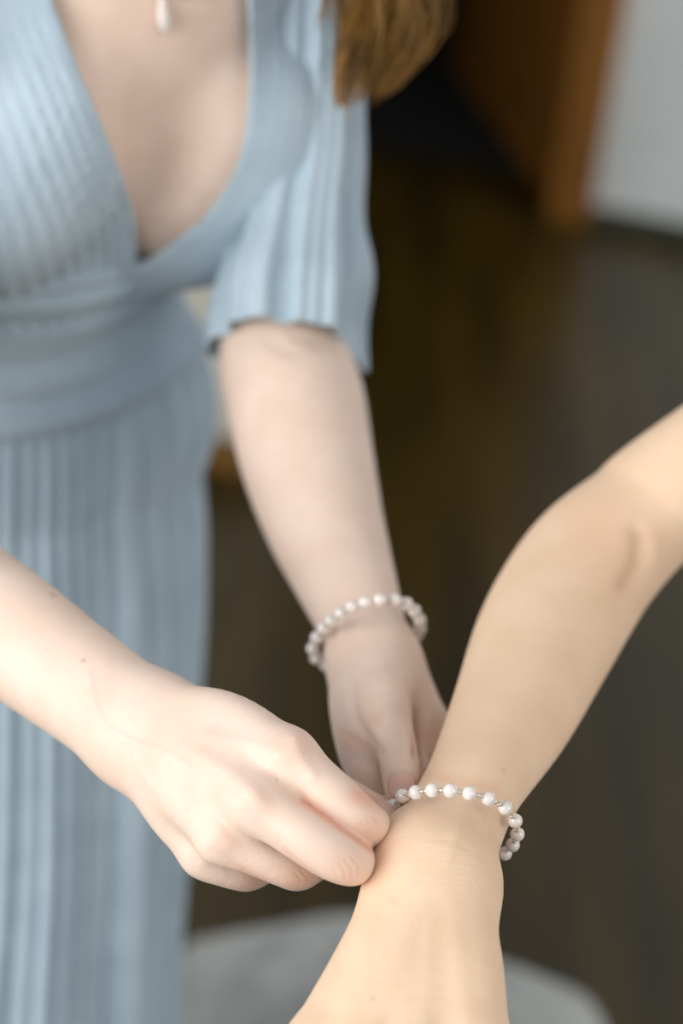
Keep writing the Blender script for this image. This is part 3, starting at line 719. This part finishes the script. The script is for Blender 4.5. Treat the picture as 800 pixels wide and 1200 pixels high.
def neck_cut(p):
    """negative inside the open V (metres, approx.), only at the front"""
    pr = proj(p.astype(float)); xy = pr[:, :2]
    ins = np.minimum(look(L_NL, xy), look(L_NR, xy))
    ins = np.where(xy[:, 1] > 318, -np.abs(ins), ins)
    q = w2t(p); m = (-ins*pr[:, 2]/F)
    return np.where(q[:, 1] > .0, m, np.where(q[:, 2] > 1.36, -.02, .05)).astype(np.float32)
TH = .0072
def f_bodice(p):
    q = w2t(p); d = torso_t(q)
    # fabric bridges loosely over the body
    sh = np.abs(d-.006-dress_off(p))-TH/2
    sh = np.maximum(sh, -neck_cut(p))
    sh = np.maximum(sh, q[:, 2]-1.395)
    sh = np.maximum(sh, 1.045-q[:, 2])
    ax = np.where(q[:, 0] > 0, q[:, 0]-(.15-.042*np.clip((q[:, 2]-1.15)/.1, 0, 1)), -q[:, 0]-.165).astype(np.float32)
    return np.maximum(sh, ax)
bc_ = t2w(0, 0, 1.2)
v, q = surface_net(f_bodice, bc_-np.array([.28, .28, .19]), bc_+np.array([.32, .28, .24]), .0027, slack=2.0, newton=0)
bod = mesh_obj('bodice', v, q, M_DRESS, maid)

def loft(name, rings, sub, A, fold, m, parent, thick=.0018, a0=0, a1=2*math.pi):
    """rings: (centre, U, V) rows -> closed tube of cloth, fold(theta, t) scales the radius, returns extra offset too"""
    R = cat_rom([np.concatenate([np.asarray(c), np.asarray(u), np.asarray(v_)]) for c, u, v_ in rings], sub); n = len(R)
    th = np.linspace(0, 2*math.pi, A, endpoint=False); V = []
    for i, r in enumerate(R):
        t = i/(n-1); s, dz = fold(th, t)
        V.append(r[:3]+np.cos(th)[:, None]*s[:, None]*r[3:6]+np.sin(th)[:, None]*s[:, None]*r[6:9]+dz[:, None]*np.array([0, 0, 1.0]))
    V = np.vstack(V); i, j = np.meshgrid(np.arange(n-1), np.arange(A), indexing='ij'); k = (j+1) % A
    Q = np.stack([i*A+j, i*A+k, (i+1)*A+k, (i+1)*A+j], -1).reshape(-1, 4)
    o = mesh_obj(name, V, Q, m, parent)
    s = o.modifiers.new('thickness', 'SOLIDIFY'); s.thickness = thick; s.offset = 0
    return o

def body_r(th, z):
    """radius of the torso at height z in direction th"""
    lo_, hi_ = np.full(len(th), .02), np.full(len(th), .4)
    for _ in range(18):
        m_ = (lo_+hi_)/2; q = np.stack([np.cos(th)*m_, np.sin(th)*m_, np.full(len(th), z)], -1).astype(np.float32)
        ins = torso_t(q) < 0; lo_ = np.where(ins, m_, lo_); hi_ = np.where(ins, hi_, m_)
    return (lo_+hi_)/2
def wrap(name, rows, A, fold, m, par, thick, to=None):
    """cloth of revolution round the torso: rows (z, min half width, min half depth, clearance, shift)"""
    to = to or t2w; rows = cat_rom(rows, 14); th = np.linspace(0, 2*math.pi, A, endpoint=False); V = []; n = len(rows)
    for i, (z, ax, ay, cl, sh) in enumerate(rows):
        t = i/(n-1); e = 1/np.sqrt((np.cos(th)/ax)**2+(np.sin(th)/ay)**2)
        r = np.maximum(e, (body_r(th, z) if z > .82 else 0)+cl); sc, dz = fold(th, t); r = r*sc
        for a_, r_, dz_ in zip(th, r, dz): V.append(to(math.cos(a_)*r_+sh, math.sin(a_)*r_, z+dz_))
    i, j = np.meshgrid(np.arange(n-1), np.arange(A), indexing='ij'); k = (j+1) % A
    Q = np.stack([i*A+j, i*A+k, (i+1)*A+k, (i+1)*A+j], -1).reshape(-1, 4)
    o = mesh_obj(name, np.array(V), Q, m, par); s = o.modifiers.new('thickness', 'SOLIDIFY'); s.thickness = thick; s.offset = 0
    return o
def sash_fold(th, t):
    w = t*4.6+.30*np.sin(th*1+.6)+.16*np.sin(3*th)
    s = 1+.042*np.abs(np.sin(w*math.pi))**.8-.008*np.sin(w*9+th*2)
    return s*(1-.05*np.exp(-t/.02)-.04*np.exp(-(1-t)/.02)), .004*np.sin(2*th)
wrap('sash', [(1.095, .09, .08, .008, 0), (1.08, .09, .08, .010, 0), (1.05, .09, .08, .007, 0), (1.02, .09, .08, .007, 0), (.985, .1, .09, .010, 0)], 220, sash_fold, M_DRESS, maid, .003)
NP = 40; wA = .5+.9*rng.rand(NP); wS = rng.rand(NP)*.5-.25
def skirt_fold(th, t):
    base = (th+.12*np.sin(3*th+1)+.05*np.sin(8*th)*t)/(2*math.pi)*NP
    i0 = np.floor(base).astype(int) % NP; fr = base-np.floor(base); fr = fr**(1+wS[i0])
    g = (np.sin(math.pi*fr)**.8-.45)*wA[i0]
    fine = .002*np.sin(th*NP*3+1.0)
    big = .045*np.sin(7*th+.8+1.5*t)+.03*np.sin(12*th+2.0-t)
    return 1+(.012+.062*np.clip(t*1.5, 0, 1))*g+fine*(1-t*.5)+big*np.clip(t*1.4-.1, 0, 1), np.zeros_like(th)
wrap('skirt', [(1.03, .1, .08, .004, 0), (.985, .1, .09, .007, 0), (.90, .140, .108, .008, 0), (.80, .152, .118, 0, .0), (.65, .155, .13, 0, -.002), (.45, .158, .15, 0, -.014), (.2, .175, .18, 0, -.02), (.012, .20, .21, 0, -.025)], 960, skirt_fold, M_DRESS, maid, .0016)

# left sleeve (in view): shoulder to flared hem
U1 = CR*.93+FW*.36; V1 = np.cross(U1, CU); V1 /= np.linalg.norm(V1); V1 = -V1 if V1@FW > 0 else V1
def pring(px, py, d, rx, ry, tilt=0.0):
    u = CR*math.cos(tilt)-CU*math.sin(tilt); r = rx*d/F
    return (P(px, py, d), u*r, (-FW*.95+CU*.25)*ry*d/F)
def sleeve_fold(th, t):
    a = np.clip(t*1.15, 0, 1)
    s = 1+(.02+.07*a)*np.sin(6*th+.6+1.3*t)+(.012+.03*a)*np.sin(13*th+2+t)+.018*np.sin(29*th)
    flare = .26*np.exp(-((np.angle(np.exp(1j*(th-.25))))/.33)**2)*(np.exp(-((t-.80)/.07)**2)+.5*np.exp(-((t-1)/.06)**2))
    tip = -.012*np.exp(-((np.angle(np.exp(1j*(th-.2))))/.35)**2)*np.clip((t-.85)/.15, 0, 1)
    return s+flare, tip
sl = [(SHL+Z3*.05, TL*.02+Z3*-.01, -FW*.02), (SHL+Z3*.03, TL*.045+Z3*-.01, -FW*.05), pring(382, -110, 1.205, 70, 106), pring(368, 0, 1.215, 60, 96), pring(362, 110, 1.23, 60, 84), pring(358, 195, 1.238, 64, 84), pring(346, 280, 1.24, 70, 92), pring(336, 362, 1.236, 83, 118, .04), pring(333, 415, 1.236, 85, 122, .06)]
loft('sleeve', sl, 16, 420, sleeve_fold, M_DRESS, maid, .0016)
# right sleeve, outside the frame
dirr = ER-SHR; dirr /= np.linalg.norm(dirr); ur = np.cross(dirr, TF); ur /= np.linalg.norm(ur); vr = np.cross(dirr, ur)
LR = np.linalg.norm(ER-SHR)
srr = [(SHR-dirr*.03+dirr*LR*.9*t-CR*.022, ur*(.046+.02*t), vr*(.046+.02*t)) for t in (0, .25, .5, .75, 1)]
srr[0] = (srr[0][0]-dirr*.03+TL*.02, ur*.03, vr*.03); srr[1] = (srr[1][0]+TL*.004, ur*.054, vr*.056)
loft('sleeve', srr, 10, 300, lambda th, t: (1+(.02+.06*t)*np.sin(7*th+t), 0*th), M_DRESS, maid, .0016)

# the other person's gown, outside the frame
def b2w(x, y, z): return B0+BL*x+BF*y+Z3*(z+bz)
zf = .012-bz
wrap('gown', [(1.235, .09, .08, .004, 0), (1.20, .12, .128, .006, 0), (1.12, .115, .128, .006, 0), (1.03, .10, .095, .006, 0), (.93, .15, .12, .008, 0), (.8, .17, .14, .004, 0), (.4, .24, .22, 0, 0), (zf, .32, .30, 0, 0)], 400,
     lambda th, t: (1+.03*t*np.sin(20*th)+.02*t*np.sin(9*th+1), 0*th), M_WHITE, bride, .002, b2w)

# ------------------------------------------------------------------ PENDANT NECKLACE
def on_chest(px, py, off=.0012):
    """point where a ray to (px, py) meets the chest"""
    d = .9
    for _ in range(200):
        s = float(f_torso(P(px, py, d)[None].astype(np.float32))[0])-off
        if s < 1e-4: break
        d += s*.8
    return P(px, py, d)
nk = empty('necklace', on_chest(192, 10)); tag(nk, 'necklace with a small white teardrop pendant on the chest above the neckline', 'necklace')
pd0 = on_chest(189, -6, .003); pd1 = on_chest(194, 40, .0035)
ax_ = pd1-pd0; L = np.linalg.norm(ax_); tt = np.linspace(0, 1, 15)
prof = np.array([.0004, .0012, .0018, .0023, .0027, .0031, .0035, .0038, .0041, .0042, .0041, .0037, .003, .002, .0004])*.95
v, fc = tube([pd0+ax_*t for t in tt], prof, 18); mesh_obj('pendant', v, fc, M_PEARL, nk)
v, fc = tube([pd0-ax_*.12, pd0+ax_*.02], .0011, 10); mesh_obj('bail', v, fc, M_BEAD, nk)
for s in (-1, 1):
    ct = []
    for t in np.linspace(0, 1, 14):
        x = s*(.004+.052*t**1.1); z = 1.258+.135*t
        y = .2
        w = None
        for _ in range(160):
            qq = np.array([[x, y, z]], np.float32); dd = float(np.minimum(torso_t(qq), neck(qq))[0])-.0012
            if dd < 1e-4: break
            y -= dd*.7
        ct.append(t2w(x, y, z))
    ct[0] = pd0-ax_*.1
    v, fc = tube(cat_rom(ct, 3), .0006, 6); mesh_obj('chain', v, fc, M_BEAD, nk)

# ------------------------------------------------------------------ HAIR
def strands(paths, name, par, m, seg=5):
    V, Fc, n = [], [], 0
    for pth, r in paths:
        L = np.linspace(0, 1, len(pth)); v, fc = tube(pth, r*(np.sin(np.clip(L*1.0, 0.02, .98)*math.pi)**.35), seg)
        V.append(v); Fc += [tuple(x+n for x in g) for g in fc]; n += len(v)
    return mesh_obj(name, np.vstack(V), Fc, m, par)
hr = np.random.RandomState(11); paths = []
hd = t2w(0, 0, 1.6)
def lock(ctrl, n, spread, rad, wav=.004):
    """ctrl rows: (px, py, depth, spread scale)"""
    c = np.array([[*P(x, y, d), s] for x, y, d, s in ctrl])
    for _ in range(n):
        o_ = hr.randn(3)*.5; o_ /= max(1, np.linalg.norm(o_)); k = hr.rand()*6.28; e = 1-.30*hr.rand()**2
        cc = cat_rom(c, 8); m_ = int(len(cc)*e); cc = cc[:m_]; t = np.linspace(0, 1, m_)[:, None]
        p = cc[:, :3]+o_*spread*cc[:, 3:4]+wav*np.hstack([np.sin(t*9+k), np.cos(t*8+k), 0*t])*(.3+t)*.5
        paths.append((p, rad*(.6+.8*hr.rand())))
top = tuple(proj(t2w(.05, -.01, 1.66)[None])[0]); side = tuple(proj(t2w(.085, -.01, 1.52)[None])[0]); mid = tuple(proj(t2w(.12, .01, 1.42)[None])[0])
T_ = (top[0], top[1], top[2], .3); S_ = (side[0], side[1], side[2], .6); M_ = (mid[0], mid[1], mid[2], .9)
lock([T_, S_, M_, (460, -130, 1.17, 1.1), (448, -40, 1.165, 1.1), (452, 15, 1.165, 1.0), (443, 62, 1.165, .75), (424, 104, 1.165, .4)], 260, .030, .00055)
lock([T_, S_, M_, (476, -120, 1.18, .8), (492, -40, 1.175, .7), (489, 20, 1.175, .6), (466, 72, 1.18, .5), (440, 104, 1.18, .3)], 120, .020, .00055)
lock([T_, S_, M_, (450, -120, 1.17, .8), (430, -30, 1.165, .8), (420, 30, 1.145, .6), (407, 70, 1.14, .45), (401, 105, 1.14, .3), (404, 130, 1.14, .15)], 60, .016, .0006)
lock([T_, S_, (400, -240, 1.16, .6), (388, -60, 1.13, .3), (380, 0, 1.125, .25), (374, 42, 1.125, .12)], 14, .010, .0005)
lock([T_, S_, M_, (462, -120, 1.18, 1.0), (470, -40, 1.175, 1.1), (462, 15, 1.175, 1.2), (438, 58, 1.175, 1.1), (418, 96, 1.17, .9)], 50, .026, .0004, .009)
# the rest of her hair, falling over the head and down the back
for i in range(260):
    a = math.radians(hr.uniform(-170, 170)); b = hr.uniform(0, 1)
    x = math.sin(a); y = math.cos(a)
    if y > .55: y = .55
    top_ = (0.002*hr.randn(), .02+.01*hr.randn(), 1.684)
    R_ = .082
    p1 = (x*R_*.7, .02+y*.085*.8, 1.655); p2 = (x*R_, .018+y*.095*.62, 1.585); p3 = (x*.085+.0, min(.02, y*.09)-.02, 1.50); p4 = (x*.10, -.075-.02*b, 1.40); p5 = (x*.11, -.135-.02*b, 1.30-.12*b)
    paths.append((cat_rom([t2w(*q_) for q_ in (top_, p1, p2, p3, p4, p5)], 4), .0042))
hair = strands(paths, 'hair', maid, M_HAIR)
# smooth hair for the other person
paths2 = []
for i in range(200):
    a = math.radians(hr.uniform(-165, 165)); x = math.sin(a); y = min(.55, math.cos(a)); b = hr.rand()
    pts = [(0, .02, 1.684), (x*.06, .02+y*.07, 1.655), (x*.083, .015+y*.06, 1.585), (x*.07, -.03+min(0, y)*.05, 1.53), (x*.04, -.09, 1.50+.03*b)]
    paths2.append((cat_rom([B0+BL*p[0]+BF*p[1]+Z3*(p[2]+bz) for p in pts], 4), .005))
strands(paths2, 'hair', bride, M_HAIR)
